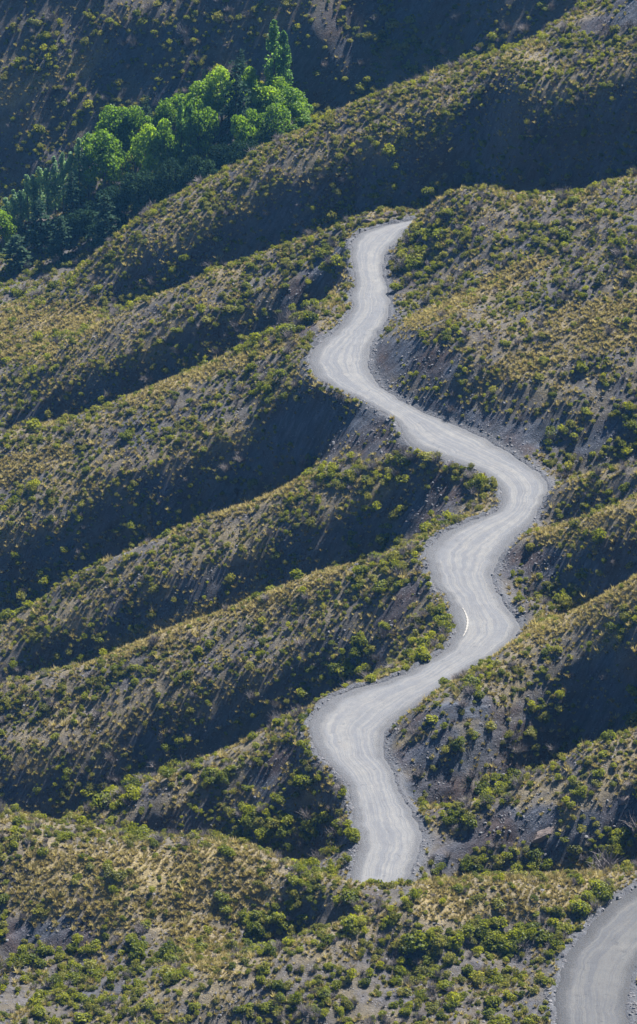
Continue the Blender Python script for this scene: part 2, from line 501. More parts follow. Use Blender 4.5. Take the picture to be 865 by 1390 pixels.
def terrain_material():
    m, nt, out = new_mat('hillside_ground')
    N = NT(nt)
    geo = N.n('ShaderNodeNewGeometry').outputs['Position']
    att = N.n('ShaderNodeAttribute', attribute_name='cover')
    sep = N.n('ShaderNodeSeparateColor')
    N.link(att.outputs['Color'], sep.inputs['Color'])
    scree, gold, gravel = sep.outputs['Red'], sep.outputs['Green'], sep.outputs['Blue']
    big = N.noise(geo, .16, 4, .6)
    mid = N.noise(geo, .9, 5, .7)
    fine = N.noise(geo, 3.4, 4, .75)
    # stony soil: grey violet gravel with tan earth between
    soil = N.ramp(mid, [(.30, (0.029, 0.027, 0.030)), (.48, (0.056, 0.053, 0.060)), (.66, (0.094, 0.092, 0.109))])
    earth = N.ramp(fine, [(.3, (0.064, 0.052, 0.031)), (.7, (0.157, 0.129, 0.081))])
    c = N.mix(N.ramp(big, [(.38, 0.1), (.64, .75)]), soil, earth)
    # dry grass litter
    straw = N.ramp(fine, [(.28, (0.10, 0.074, 0.034)), (.5, (0.23, 0.178, 0.085)), (.72, (0.34, 0.275, 0.145))])
    gf = N.math('MULTIPLY', gold, N.ramp(mid, [(.3, .35), (.55, 1.0)]), True)
    c = N.mix(gf, c, straw)
    # scree: blue grey shale running down the slope, with reddish brown bands
    st = N.mapped(geo, (.22, 1.5, .5), (0, 0, R(-37)))
    st = N.mapped(geo, (1, 1, 1))
    rot = N.n('ShaderNodeVectorRotate', rotation_type='Z_AXIS')
    rot.inputs['Angle'].default_value = R(-37)
    N.link(geo, rot.inputs['Vector'])
    st = N.mapped(rot.outputs['Vector'], (.22, 1.7, .4))
    streak = N.noise(st, 1.0, 5, .65)
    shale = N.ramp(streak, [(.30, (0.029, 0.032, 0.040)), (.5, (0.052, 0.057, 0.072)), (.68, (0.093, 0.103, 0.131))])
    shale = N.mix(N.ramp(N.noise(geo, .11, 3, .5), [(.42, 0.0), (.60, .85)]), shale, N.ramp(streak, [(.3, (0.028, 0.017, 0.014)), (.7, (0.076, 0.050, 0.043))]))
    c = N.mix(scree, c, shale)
    # road gravel spilled over the verge
    grav = N.ramp(fine, [(.3, (0.051, 0.050, 0.056)), (.55, (0.086, 0.088, 0.097)), (.75, (0.137, 0.138, 0.151))])
    c = N.mix(gravel, c, grav)
    # loose stones: light and dark specks
    vor = N.n('ShaderNodeTexVoronoi')
    vor.inputs['Scale'].default_value = 2.6
    N.link(geo, vor.inputs['Vector'])
    speck = N.ramp(vor.outputs['Distance'], [(.0, 1.0), (.22, 1.0), (.34, 0.0)])
    pick = N.math('GREATER_THAN', N.math('MULTIPLY', N.noise(geo, 1.7, 2, .5), 1.0), .52)
    sc = N.mix(vor.outputs['Color'], (0.088, 0.087, 0.096), (0.265, 0.264, 0.287))
    c = N.mix(N.math('MULTIPLY', N.math('MULTIPLY', speck, pick), .55), c, sc)
    bs = N.n('ShaderNodeBsdfPrincipled')
    bs.inputs['Roughness'].default_value = .92
    bs.inputs['Specular IOR Level'].default_value = .25
    N.link(c, bs.inputs['Base Color'])
    h = N.math('ADD', N.math('MULTIPLY', mid, .6), N.math('MULTIPLY', fine, .45))
    h = N.math('ADD', h, N.math('MULTIPLY', N.math('MULTIPLY', speck, pick), .35))
    h = N.math('ADD', h, N.math('MULTIPLY', N.math('MULTIPLY', streak, scree), .8))
    N.link(N.bump(h, .9, .45), bs.inputs['Normal'])
    N.link(bs.outputs['BSDF'], out.inputs['Surface'])
    return m

def road_material(name='graded_gravel', tint=1.0):
    m, nt, out = new_mat(name)
    N = NT(nt)
    geo = N.n('ShaderNodeNewGeometry').outputs['Position']
    uv0 = N.n('ShaderNodeUVMap', uv_map='lane').outputs['UV']       # x across the road 0..1, y metres along
    wob = N.n('ShaderNodeCombineXYZ')          # drivers wander: the tracks drift across the road
    N.link(N.math('MULTIPLY', N.math('SUBTRACT', N.noise(N.mapped(geo, (0.087, 0.090, 0.096)), 1.0, 3, .6), .5), .30), wob.inputs['X'])
    vadd = N.n('ShaderNodeVectorMath', operation='ADD')
    N.link(uv0, vadd.inputs[0])
    N.link(wob.outputs[0], vadd.inputs[1])
    uv = vadd.outputs[0]
    sep = N.n('ShaderNodeSeparateXYZ')
    N.link(uv0, sep.inputs['Vector'])
    t = sep.outputs['X']
    fine = N.noise(geo, 5.0, 4, .75)
    mid = N.noise(geo, .7, 4, .65)
    # wheel tracks: long streaks that follow the lane
    lane = N.noise(N.mapped(uv, (16, .045, 1)), 1.0, 3, .55)
    lane2 = N.noise(N.mapped(uv, (44, .10, 1)), 1.0, 3, .6)
    base = N.ramp(fine, [(.25, (0.096, 0.097, 0.104)), (.55, (0.122, 0.124, 0.133)), (.8, (0.149, 0.152, 0.159))])
    pale = N.ramp(fine, [(.25, (0.130, 0.128, 0.126)), (.75, (0.173, 0.170, 0.169))])
    c = N.mix(N.ramp(lane, [(.45, 0.0), (.56, 1.0)]), base, pale)
    c = N.mix(N.ramp(lane2, [(.56, 0.0), (.70, .5)]), c, (0.096, 0.096, 0.102))
    c = N.mix(N.ramp(mid, [(.3, .35), (.6, 0.0)]), c, (0.083, 0.083, 0.091))
    c = N.mix(N.ramp(N.noise(geo, .22, 5, .65), [(.50, 0.0), (.62, .45)]), c, N.mix(1.0, c, (1.28, 1.24, 1.16), 'MULTIPLY'))
    hole = N.noise(geo, 1.3, 3, .6)
    c = N.mix(N.ramp(hole, [(.62, 0.0), (.70, .6)]), c, N.mix(1.0, c, (0.560, 0.570, 0.601), 'MULTIPLY'))
    # loose windrows towards both edges
    edge = N.math('ABSOLUTE', N.math('SUBTRACT', t, .5))
    em = N.math('ADD', edge, N.math('MULTIPLY', N.math('SUBTRACT', N.noise(geo, .35, 4, .6), .5), .16))
    loose = N.ramp(fine, [(.25, (0.049, 0.051, 0.054)), (.5, (0.081, 0.081, 0.087)), (.75, (0.125, 0.126, 0.134))])
    c = N.mix(N.ramp(N.math('ADD', em, N.math('MULTIPLY', N.math('SUBTRACT', .5, t), .10)), [(.30, 0.0), (.40, .95)]), c, loose)
    bs = N.n('ShaderNodeBsdfPrincipled')
    bs.inputs['Roughness'].default_value = .85
    bs.inputs['Specular IOR Level'].default_value = .3
    c = N.mix(1.0, c, (tint, tint, tint), 'MULTIPLY')
    N.link(c, bs.inputs['Base Color'])
    h = N.math('ADD', N.math('MULTIPLY', fine, .25), N.math('MULTIPLY', lane2, .5))
    h = N.math('ADD', h, N.math('MULTIPLY', N.math('MULTIPLY', N.ramp(em, [(.26, 0.0), (.42, 1.0)]), fine), 1.4))
    N.link(N.bump(h, .6, .14), bs.inputs['Normal'])
    N.link(bs.outputs['BSDF'], out.inputs['Surface'])
    return m

def leaf_material(name, dark, mid, light, trans=.35, gloss=.02, var=.5):
    """leaves: colour varies from plant to plant and from leaf clump to leaf clump; light shines through"""
    m, nt, out = new_mat(name)
    N = NT(nt)
    info = N.n('ShaderNodeObjectInfo')
    att = N.n('ShaderNodeAttribute', attribute_name='tone')
    f = N.math('ADD', N.math('MULTIPLY', info.outputs['Random'], var), N.math('MULTIPLY', att.outputs['Fac'], 1 - var))
    c = N.ramp(f, [(.08, dark), (.5, mid), (.92, light)])
    d = N.n('ShaderNodeBsdfDiffuse')
    tr = N.n('ShaderNodeBsdfTranslucent')
    N.link(c, d.inputs['Color'])
    N.link(N.mix(.6, c, N.mix(1.0, c, (1.0, .95, .35), 'MULTIPLY')), tr.inputs['Color'])
    ms = N.n('ShaderNodeMixShader')
    ms.inputs[0].default_value = trans
    N.link(d.outputs[0], ms.inputs[1])
    N.link(tr.outputs[0], ms.inputs[2])
    gl = N.n('ShaderNodeBsdfGlossy')
    gl.inputs['Roughness'].default_value = .5
    gl.inputs['Color'].default_value = (.6, .65, .7, 1)
    m2 = N.n('ShaderNodeMixShader')
    m2.inputs[0].default_value = gloss
    N.link(ms.outputs[0], m2.inputs[1])
    N.link(gl.outputs[0], m2.inputs[2])
    N.link(m2.outputs[0], out.inputs['Surface'])
    return m

def plain_material(name, a, b, scale=3.0, rough=.9, bump=.4):
    m, nt, out = new_mat(name)
    N = NT(nt)
    tc = N.n('ShaderNodeTexCoord').outputs['Object']
    info = N.n('ShaderNodeObjectInfo')
    nz = N.noise(tc, scale, 5, .65)
    c = N.ramp(N.math('ADD', N.math('MULTIPLY', nz, .7), N.math('MULTIPLY', info.outputs['Random'], .3)), [(.25, a), (.75, b)])
    bs = N.n('ShaderNodeBsdfPrincipled')
    bs.inputs['Roughness'].default_value = rough
    bs.inputs['Specular IOR Level'].default_value = .25
    N.link(c, bs.inputs['Base Color'])
    N.link(N.bump(nz, bump, .15), bs.inputs['Normal'])
    N.link(bs.outputs['BSDF'], out.inputs['Surface'])
    return m

M_TERRAIN = terrain_material()
M_ROAD = road_material()
M_ROAD2 = road_material('coarse_gravel', .62)
M_SHRUB = leaf_material('shrub_leaves', (.055, .078, .008), (.185, .21, .018), (.37, .375, .032), .58)
M_SHRUB_GREY = leaf_material('olive_shrub_leaves', (.09, .10, .026), (.20, .20, .042), (.33, .315, .07), .48)
M_STRAW = leaf_material('dry_grass_blades', (.18, .14, .055), (.34, .28, .125), (.54, .46, .24), .4)
M_TWIG = plain_material('bare_twigs', (.10, .085, .08), (.24, .21, .20), 2.0)
M_STONE = plain_material('loose_stone', (.065, .062, .066), (.20, .192, .196), 1.5)
M_ROCK = plain_material('outcrop_rock', (.055, .042, .038), (.17, .135, .12), .9, .9, .9)
M_CORE = plain_material('shrub_shade_core', (.018, .02, .010), (.045, .045, .022), 2.5)  # for the added cores that block light inside the shrubs
M_BARK = plain_material('tree_bark', (.05, .04, .03), (.14, .115, .09), 2.5)
M_TREE_SHADED = leaf_material('shaded_broadleaf_foliage', (.012, .026, .014), (.026, .05, .022), (.05, .085, .032), .25, 0.0, var=.35)  # darkened broadleaf leaves: the valley shade is put into the foliage colour
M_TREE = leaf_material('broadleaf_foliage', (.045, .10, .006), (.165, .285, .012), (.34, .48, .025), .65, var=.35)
M_POPLAR = leaf_material('poplar_foliage', (.06, .14, .035), (.15, .28, .06), (.27, .42, .10), .7, var=.35)
M_CONIFER = leaf_material('conifer_needles', (.016, .034, .022), (.035, .062, .036), (.07, .105, .055), .25, 0.0, var=.3)
M_SILVER = leaf_material('silver_poplar_foliage', (.13, .23, .14), (.24, .38, .22), (.36, .50, .29), .72, var=.35)

# ------------------------------------------------------------------ mesh helpers
def mesh_np(name, verts, faces, mat, smooth=True, attr=None):
    """faces: (n,3) or (n,4) array"""
    me = bpy.data.meshes.new(name)
    verts = np.asarray(verts, np.float32)
    faces = np.asarray(faces, np.int32)
    k = faces.shape[1]
    me.vertices.add(len(verts))
    me.vertices.foreach_set('co', verts.ravel())
    me.loops.add(faces.size)
    me.loops.foreach_set('vertex_index', faces.ravel())
    me.polygons.add(len(faces))
    me.polygons.foreach_set('loop_start', np.arange(0, faces.size, k, dtype=np.int32))
    me.polygons.foreach_set('use_smooth', np.full(len(faces), smooth))
    if attr is not None:
        a = me.attributes.new('tone', 'FLOAT', 'POINT')
        a.data.foreach_set('value', np.asarray(attr, np.float32))
    me.materials.append(mat)
    me.update(calc_edges=True)
    return me

def add(name, data, parent=None, loc=None, **props):
    o = bpy.data.objects.new(name, data)
    COL.objects.link(o)
    if parent:
        o.parent = parent
    if loc is not None:
        o.location = loc
    for k, v in props.items():
        o[k] = v
    return o

# ------------------------------------------------------------------ hillside
ny, nx = GX.shape
idx = np.arange(ny * nx).reshape(ny, nx)
quads = np.stack([idx[:-1, :-1], idx[:-1, 1:], idx[1:, 1:], idx[1:, :-1]], -1).reshape(-1, 4)
gold_n = sstep(-.1, .35, fbm(GX, GY, 9, 4, .55, 41) + .25 * np.clip(CREST, -1, 1.2))
C_GOLD = np.clip(np.maximum(M_GOLD * (.55 + .5 * gold_n), gold_n * .45 * sstep(0, .8, CREST)), 0, 1) * (1 - .8 * M_SCREE)
gy_, gx_ = np.gradient(GZ, fy, fx)
STEEP = np.hypot(gx_, gy_)
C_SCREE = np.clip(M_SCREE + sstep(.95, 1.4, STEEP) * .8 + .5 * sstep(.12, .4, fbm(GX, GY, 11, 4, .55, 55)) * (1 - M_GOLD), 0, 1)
C_GRAV = np.clip(1 - sstep(.7, 1.9, SD + .5 * fbm(GX, GY, 1.8, 2, .5, 61)), 0, 1)
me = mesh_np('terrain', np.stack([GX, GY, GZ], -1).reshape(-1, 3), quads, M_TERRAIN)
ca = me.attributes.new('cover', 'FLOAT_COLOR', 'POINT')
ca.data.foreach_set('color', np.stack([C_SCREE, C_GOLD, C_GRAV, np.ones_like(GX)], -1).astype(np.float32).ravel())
add('terrain', me, kind='structure', label='dry hillside of parallel stony spurs and gullies')

# ------------------------------------------------------------------ gravel roads
def road_mesh(name, l, r, z, mat, across=22):
    # pair the two edges so that cross-sections stay short
    n, m_ = len(l), len(r)
    D = np.hypot(l[:, None, 0] - r[None, :, 0], l[:, None, 1] - r[None, :, 1])
    Cst = np.full((n, m_), 1e9)
    Cst[0, 0] = 0
    back = np.zeros((n, m_), int)
    for i in range(n):
        for j in range(m_):
            if i == j == 0:
                continue
            a = Cst[i - 1, j - 1] if i and j else 1e9
            b = Cst[i - 1, j] + .05 if i else 1e9
            c = Cst[i, j - 1] + .05 if j else 1e9
            k = 0 if a <= b and a <= c else (1 if b <= c else 2)
            Cst[i, j] = (a, b, c)[k] + D[i, j]
            back[i, j] = k
    i, j = n - 1, m_ - 1
    path = [(i, j)]
    while i or j:
        k = back[i, j]
        if k == 0: i, j = i - 1, j - 1
        elif k == 1: i -= 1
        else: j -= 1
        path.append((i, j))
    path = np.array(path[::-1], float)
    ker = np.ones(13) / 13
    pi = np.convolve(np.pad(path[:, 0], 6, mode='edge'), ker, 'valid')
    pj = np.convolve(np.pad(path[:, 1], 6, mode='edge'), ker, 'valid')
    L = np.stack([np.interp(pi, np.arange(n), l[:, k]) for k in range(2)], 1)
    Q = np.stack([np.interp(pj, np.arange(m_), r[:, k]) for k in range(2)], 1)
    t = np.linspace(-.03, 1.03, across)
    P = L[:, None, :] * (1 - t)[None, :, None] + Q[:, None, :] * t[None, :, None]
    c = (L + Q) / 2
    s = np.concatenate([[0], np.cumsum(np.hypot(*np.diff(c, axis=0).T))])
    x, y = P[..., 0], P[..., 1]
    e = np.abs(t - .5)[None, :]
    zz = z + .10 * (1 - (e / .5) ** 2) + .07 * fbm(x, y, 2.2, 3, .6, 71) * sstep(.2, .5, e) + .02 * fbm(x, y, 1.0, 2, .5, 73)
    zz = np.where(e > .505, z - .30, zz)
    rows, cols = zz.shape
    ii = np.arange(rows * cols).reshape(rows, cols)
    f = np.stack([ii[:-1, :-1], ii[1:, :-1], ii[1:, 1:], ii[:-1, 1:]], -1).reshape(-1, 4)
    me = mesh_np(name, np.stack([x, y, zz], -1).reshape(-1, 3), f, mat)
    uvl = me.uv_layers.new(name='lane')
    uvs = np.stack([np.broadcast_to(t, zz.shape), np.broadcast_to(s[:, None], zz.shape)], -1).reshape(-1, 2)
    li = np.empty(len(me.loops), np.int32)
    me.loops.foreach_get('vertex_index', li)
    uvl.data.foreach_set('uv', uvs[li].astype(np.float32).ravel())
    nrm = me.polygons[len(me.polygons) // 2].normal
    if nrm.z < 0:
        me.flip_normals()
    return me
add('gravel_road', road_mesh('gravel_road', road_l, road_r, 0.0, M_ROAD), kind='structure', label='pale grey gravel road winding around the spurs')
add('gravel_road', road_mesh('gravel_road_bend', road2_l, road2_r, ROAD2_Z, M_ROAD2), kind='structure', label='bend of gravel road crossing the bottom right corner')
# ------------------------------------------------------------------ plants, stones: prototypes
def quad_cloud(centers, normals, sizes, tones, rng, aspect=1.0):
    """one leaf-clump quad at each centre, turned about its normal at random"""
    n = len(centers)
    normals = normals / (np.linalg.norm(normals, axis=1, keepdims=True) + 1e-9)
    ref = rng.normal(size=(n, 3))
    a = np.cross(normals, ref)
    a /= np.linalg.norm(a, axis=1, keepdims=True) + 1e-9
    b = np.cross(normals, a)
    s = sizes[:, None] / 2
    cup = normals * s * .35
    v = np.stack([centers - a * s, centers - b * s * aspect + cup, centers + a * s, centers + b * s * aspect + cup], 1).reshape(-1, 3)
    f = np.arange(4 * n).reshape(n, 4)
    return v, f, np.repeat(tones, 4)

def tube(points, radii, sides=6):
    P = np.asarray(points, float)
    V, F = [], []
    for i, p in enumerate(P):
        d = P[min(i + 1, len(P) - 1)] - P[max(i - 1, 0)]
        d /= np.linalg.norm(d) + 1e-9
        a = np.cross(d, [.31, .95, .05]); a /= np.linalg.norm(a) + 1e-9
        b = np.cross(d, a)
        for k in range(sides):
            t = 2 * math.pi * k / sides
            V.append(p + radii[i] * (a * math.cos(t) + b * math.sin(t)))
    for i in range(len(P) - 1):
        for k in range(sides):
            k2 = (k + 1) % sides
            F.append((i * sides + k, i * sides + k2, (i + 1) * sides + k2, (i + 1) * sides + k))
    return np.array(V), np.array(F)

def merge(parts):
    V, F, T, off = [], [], [], 0
    for p in parts:
        V.append(p[0]); F.append(p[1] + off)
        T.append(p[2] if len(p) > 2 else np.full(len(p[0]), .3))
        off += len(p[0])
    return np.vstack(V), np.vstack(F), np.concatenate(T)

def shrub_mesh(name, seed, mat, n=420, flat=.75, loose=.25):
    """a bush one metre across: a few domed lobes of leaf clumps"""
    rng = np.random.default_rng(seed)
    k = rng.integers(5, 9)
    ang = rng.random(k) * 2 * np.pi
    rad = .30 * np.sqrt(rng.random(k))
    lob = np.stack([rad * np.cos(ang), rad * np.sin(ang), .12 + .30 * rng.random(k) * (1 - rad)], 1)
    lr = .16 + .14 * rng.random(k)
    w = rng.integers(0, k, n)
    d = rng.normal(size=(n, 3))
    d[:, 2] = np.abs(d[:, 2]) - .25
    d /= np.linalg.norm(d, axis=1, keepdims=True)
    r = lr[w] * (1 - loose + 1.6 * loose * rng.random(n))
    c = lob[w] + d * r[:, None] * np.array([1, 1, flat + .25])
    c[:, 2] = np.maximum(c[:, 2], .02)
    nor = d + .55 * rng.normal(size=(n, 3))
    tone = np.clip(.5 + .35 * rng.normal(size=n) * .6 + (rng.random(k) - .5)[w] * .4, 0, 1)
    v, f, t = quad_cloud(c, nor, .075 + .065 * rng.random(n), tone, rng)
    me = mesh_np(name, v, f, mat, False, t)
    # dark solid balls added inside each lobe to block light and darken undersides
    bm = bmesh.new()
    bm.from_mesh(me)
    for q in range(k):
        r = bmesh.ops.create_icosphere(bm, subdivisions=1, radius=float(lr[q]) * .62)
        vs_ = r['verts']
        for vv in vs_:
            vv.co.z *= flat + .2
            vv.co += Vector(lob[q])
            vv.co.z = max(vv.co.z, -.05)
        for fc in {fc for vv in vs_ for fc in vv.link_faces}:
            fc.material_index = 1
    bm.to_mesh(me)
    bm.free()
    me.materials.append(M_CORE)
    return me

def tuft_mesh(name, seed, mat, n=26):
    rng = np.random.default_rng(seed)
    a = rng.random(n) * 2 * np.pi
    r0 = .10 * np.sqrt(rng.random(n))
    lean = .12 + .35 * rng.random(n)
    h = .30 + .30 * rng.random(n)
    base = np.stack([r0 * np.cos(a), r0 * np.sin(a), np.full(n, -.03)], 1)
    tip = base + np.stack([lean * np.cos(a), lean * np.sin(a), h], 1)
    mid = (base + tip) / 2 + np.array([0, 0, .07])
    side = np.stack([-np.sin(a), np.cos(a), np.zeros(n)], 1) * .035
    v = np.stack([base - side, base + side, mid + side * 1.3, tip], 1).reshape(-1, 3)
    return mesh_np(name, v, np.arange(4 * n).reshape(n, 4), mat, False, np.repeat(rng.random(n), 4))

def stone_mesh(name, seed, mat, sub=1):
    rng = np.random.default_rng(seed)
    bm = bmesh.new()
    bmesh.ops.create_icosphere(bm, subdivisions=sub, radius=.5)
    for v in bm.verts:
        v.co *= .75 + .5 * rng.random()
        v.co.z *= .6
        v.co.x *= 1.15
    me = bpy.data.meshes.new(name)
    bm.to_mesh(me)
    bm.free()
    me.materials.append(mat)
    return me

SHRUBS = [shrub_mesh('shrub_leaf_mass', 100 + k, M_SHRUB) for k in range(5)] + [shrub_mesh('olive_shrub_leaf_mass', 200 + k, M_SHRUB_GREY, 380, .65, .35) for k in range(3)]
def broom_mesh(name, seed, mat, n=300):
    """upright broom: thin stems fanning out of the ground"""
    rng = np.random.default_rng(seed)
    a = rng.random(n) * 6.283
    q = np.sqrt(rng.random(n))
    t = .25 + .75 * rng.random(n)
    c = np.stack([np.cos(a) * q * .45 * t, np.sin(a) * q * .45 * t, t * (.85 - .3 * q * q)], 1)
    d = np.stack([np.cos(a), np.sin(a), np.full(n, .25)], 1)
    v, f, tt = quad_cloud(c, d + .4 * rng.normal(size=(n, 3)), .06 + .06 * rng.random(n), np.clip(.3 + .5 * t + .15 * rng.normal(size=n), 0, 1), rng, 1.7)
    return mesh_np(name, v, f, mat, False, tt)

def bare_bush(seed):
    rg = np.random.default_rng(seed)
    parts = []
    for k in range(34):
        a = rg.random() * 6.283
        l = rg.uniform(.5, 1.0)
        d = np.array([math.cos(a) * rg.uniform(.2, .8), math.sin(a) * rg.uniform(.2, .8), 1.0]); d /= np.linalg.norm(d)
        m_ = d * l * .55
        parts.append(tube([(0, 0, -.05), m_, d * l + rg.normal(size=3) * .06], [.022, .016, .006], 3))
        for q in range(4):
            e = m_ + (d + rg.normal(size=3) * .6) * l * .4
            parts.append(tube([m_ * rg.uniform(.8, 1.3), e], [.012, .004], 3))
    V, F, _ = merge(parts)
    return mesh_np('bare_shrub', V, F, M_TWIG)
SHRUBS += [broom_mesh('broom_stems', 210, M_SHRUB), broom_mesh('olive_broom_stems', 211, M_SHRUB_GREY), bare_bush(212)]
TUFTS = [tuft_mesh('dry_tuft', 300 + k, M_STRAW) for k in range(4)]
STONES = [stone_mesh('loose_stone', 400 + k, M_STONE) for k in range(4)]

def proto_collection(name, meshes):
    c = bpy.data.collections.new(name)
    for k, me in enumerate(meshes):
        c.objects.link(bpy.data.objects.new('%s_%02d' % (me.name.split('.')[0], k), me))
    return c

def scatter(name, pts, rot, scl, pick, coll, label):
    """one mass of instances: a mesh of points that carries how each is turned, sized and which one it is"""
    me = bpy.data.meshes.new(name)
    me.vertices.add(len(pts))
    me.vertices.foreach_set('co', np.asarray(pts, np.float32).ravel())
    for nm, tp, key, val in (('rot', 'FLOAT_VECTOR', 'vector', rot), ('scl', 'FLOAT_VECTOR', 'vector', scl)):
        a = me.attributes.new(nm, tp, 'POINT')
        a.data.foreach_set(key, np.asarray(val, np.float32).ravel())
    a = me.attributes.new('pick', 'INT', 'POINT')
    a.data.foreach_set('value', np.asarray(pick, np.int32))
    me.update()
    ng = bpy.data.node_groups.new(name + '_nodes', 'GeometryNodeTree')
    ng.interface.new_socket('Geometry', in_out='INPUT', socket_type='NodeSocketGeometry')
    ng.interface.new_socket('Geometry', in_out='OUTPUT', socket_type='NodeSocketGeometry')
    gi, go = ng.nodes.new('NodeGroupInput'), ng.nodes.new('NodeGroupOutput')
    ci = ng.nodes.new('GeometryNodeCollectionInfo')
    ci.inputs['Collection'].default_value = coll
    ci.inputs['Separate Children'].default_value = True
    ci.inputs['Reset Children'].default_value = True
    ip = ng.nodes.new('GeometryNodeInstanceOnPoints')
    ip.inputs['Pick Instance'].default_value = True
    L = ng.links.new
    L(gi.outputs[0], ip.inputs['Points'])
    L(ci.outputs[0], ip.inputs['Instance'])
    for nm, tp, sock in (('rot', 'FLOAT_VECTOR', 'Rotation'), ('scl', 'FLOAT_VECTOR', 'Scale'), ('pick', 'INT', 'Instance Index')):
        na = ng.nodes.new('GeometryNodeInputNamedAttribute')
        na.data_type = tp
        na.inputs['Name'].default_value = nm
        L(na.outputs['Attribute'], ip.inputs[sock])
    L(ip.outputs[0], go.inputs[0])
    o = add(name, me, kind='stuff', label=label)
    md = o.modifiers.new('scatter', 'NODES')
    md.node_group = ng
    return o

def candidates(cell, x0, x1, y0, y1, rng, margin=70):
    gx, gy = np.meshgrid(np.arange(x0, x1, cell), np.arange(y0, y1, cell))
    x = gx.ravel() + (rng.random(gx.size) - .5) * cell * 1.6
    y = gy.ravel() + (rng.random(gx.size) - .5) * cell * 1.6
    z = height(x, y)
    u, v, d = project(x, y, z)
    ok = (u > -margin) & (u < 865 + margin) & (v > -margin) & (v < 1390 + margin)
    return x[ok], y[ok], z[ok], u[ok], v[ok], d[ok]

def seen(x, y, z, lift=.5):
    """is the point above everything between it and the camera"""
    dx, dy, dz = -x, CAM_Y - y, CAM_Z - (z + lift)
    vis = np.ones(len(x), bool)
    for t in np.concatenate([np.linspace(1.0, 30, 24), np.linspace(33, 130, 26)]):
        k = t / np.hypot(dx, dy)
        vis &= (z + lift + dz * k) > height(x + dx * k, y + dy * k)
    return vis

# ------------------------------------------------------------------ shrubs
rng = np.random.default_rng(5)
x, y, z, u, v, d = candidates(.64, -95, 100, -150, 320, rng)
sd = sample(SD, x, y); side = sample(SIDE, x, y)
scree = capsules(u, v, SCREE); gold = capsules(u, v, GOLD); lush = capsules(u, v, LUSH)
crest = sample(CREST, x, y); steep = sample(STEEP, x, y)
patch = fbm(x, y, 8, 3, .6, 81)
dens = .47 * (.85 + 1.5 * patch)
dens = np.clip(dens, .05, 1) * (1 - .88 * scree) * (1 - .68 * gold) * (1 - .6 * sstep(.9, 1.4, steep))
dens *= 1 + .35 * sstep(.2, -1.2, crest)
dens = np.maximum(dens, .5 * lush * (.9 + 1.6 * patch))
verge = (sd > .7) & (sd < 2.6) & (side < 0)
dens = np.where(verge, np.maximum(dens, .34 * (.6 + 2 * fbm(x, y, 5, 2, .5, 91))), dens)
dens = np.where(sd < .75, 0, dens)
dens = np.where((sd < 2.4) & (side > 0), dens * .35, dens)
far = y > 178
dens = np.where(far, dens * .6, dens)
dens = np.where((y > 118) & (y < 178), dens * 1.35, dens)
ok = rng.random(len(x)) < dens
x, y, z, u, v, d, lush, gold, crest, far = [a[ok] for a in (x, y, z, u, v, d, lush, gold, crest, far)]
n = len(x)
size = .50 * np.exp(.43 * rng.normal(size=n)) * (1 + .6 * lush) * (1 + .2 * sstep(0, -1.5, crest)) * np.where(far, 1.5, np.where(y < -84, 1.22, 1.0))
size = np.clip(size, .32, 2.3) * 1.4
olive = rng.random(n) < np.clip(.30 + .35 * gold - .3 * lush + .4 * fbm(x, y, 12, 2, .5, 95), .05, .8)
pick = np.where(olive, 5 + rng.integers(0, 3, n), rng.integers(0, 5, n))
odd = rng.random(n)
pick = np.where(odd < .10, 8 + olive.astype(int), np.where(odd > .955, 10, pick))
rot = np.stack([.12 * rng.normal(size=n), .12 * rng.normal(size=n), rng.random(n) * 6.283], 1)
scl = np.stack([size * (.85 + .3 * rng.random(n)), size * (.85 + .3 * rng.random(n)), size * (.75 + .45 * rng.random(n))], 1)
pos = np.stack([x, y, z - .05 * size], 1)
inframe = (u > 6) & (u < 859) & (v > 8) & (v < 1384)
vis = np.zeros(n, bool)
vis[inframe] = seen(x[inframe], y[inframe], z[inframe], .3)
pxs = size / d
order = np.argsort(-np.where(vis & (pick < 10), pxs, 0))[:300]
solo = np.zeros(n, bool)
solo[order] = True

ZONES = [('on the grassy bottom knoll', 200, 1220), ('on the low rise hiding the road end', 640, 1240), ('beside the gravel bend in the bottom corner', 800, 1230),
         ('in the gully beside the lowest road', 430, 1120), ('on the spur below the lowest hairpin', 250, 1060), ('on the long shady lower flank', 80, 1000),
         ('on the leafy spur beside the lowest road', 690, 1080), ('at the foot of the brown rock face', 800, 1130), ('on the bank inside the lowest hairpin', 620, 1000),
         ('on the long flank below the golden crest', 780, 930), ('beside the road opposite the puddle', 560, 850), ('on the long golden spur left of the puddle', 350, 830),
         ('on the stony bank right of the middle bend', 720, 760), ('on the golden spur at the right edge', 830, 720), ('on the small spur at the gully culvert bend', 800, 650),
         ('in the dark hollow left of the middle bend', 580, 680), ('on the wooded flank below the diagonal straight', 480, 660), ('on the dark spur at the left edge', 180, 770),
         ('on the wide bushy slope at the left edge', 120, 660), ('on the slope left of the upper hairpin', 330, 540), ('below the scree under the upper road', 380, 450),
         ('on the bank above the diagonal straight', 650, 560), ('on the lower slope of the big right hill', 760, 480), ('on the upper slope of the big right hill', 760, 340),
         ('beside the topmost road stretch', 560, 360), ('on the flank below the topmost road', 250, 430), ('on the tawny shelf at the left edge', 60, 450),
         ('on the long back ridge', 450, 210), ('on the far shaded hillside', 200, 60)]
ZU = np.array([q[1] for q in ZONES]); ZV = np.array([q[2] for q in ZONES])
names = {}
for i in order:
    zone = ZONES[int(np.argmin(np.hypot(ZU - u[i], ZV - v[i])))][0]
    big = 'large' if size[i] > 1.75 else ('medium' if size[i] > 1.35 else 'small')
    names.setdefault('%s %s shrub %s' % (big, 'olive grey' if olive[i] else 'green', zone), []).append(i)
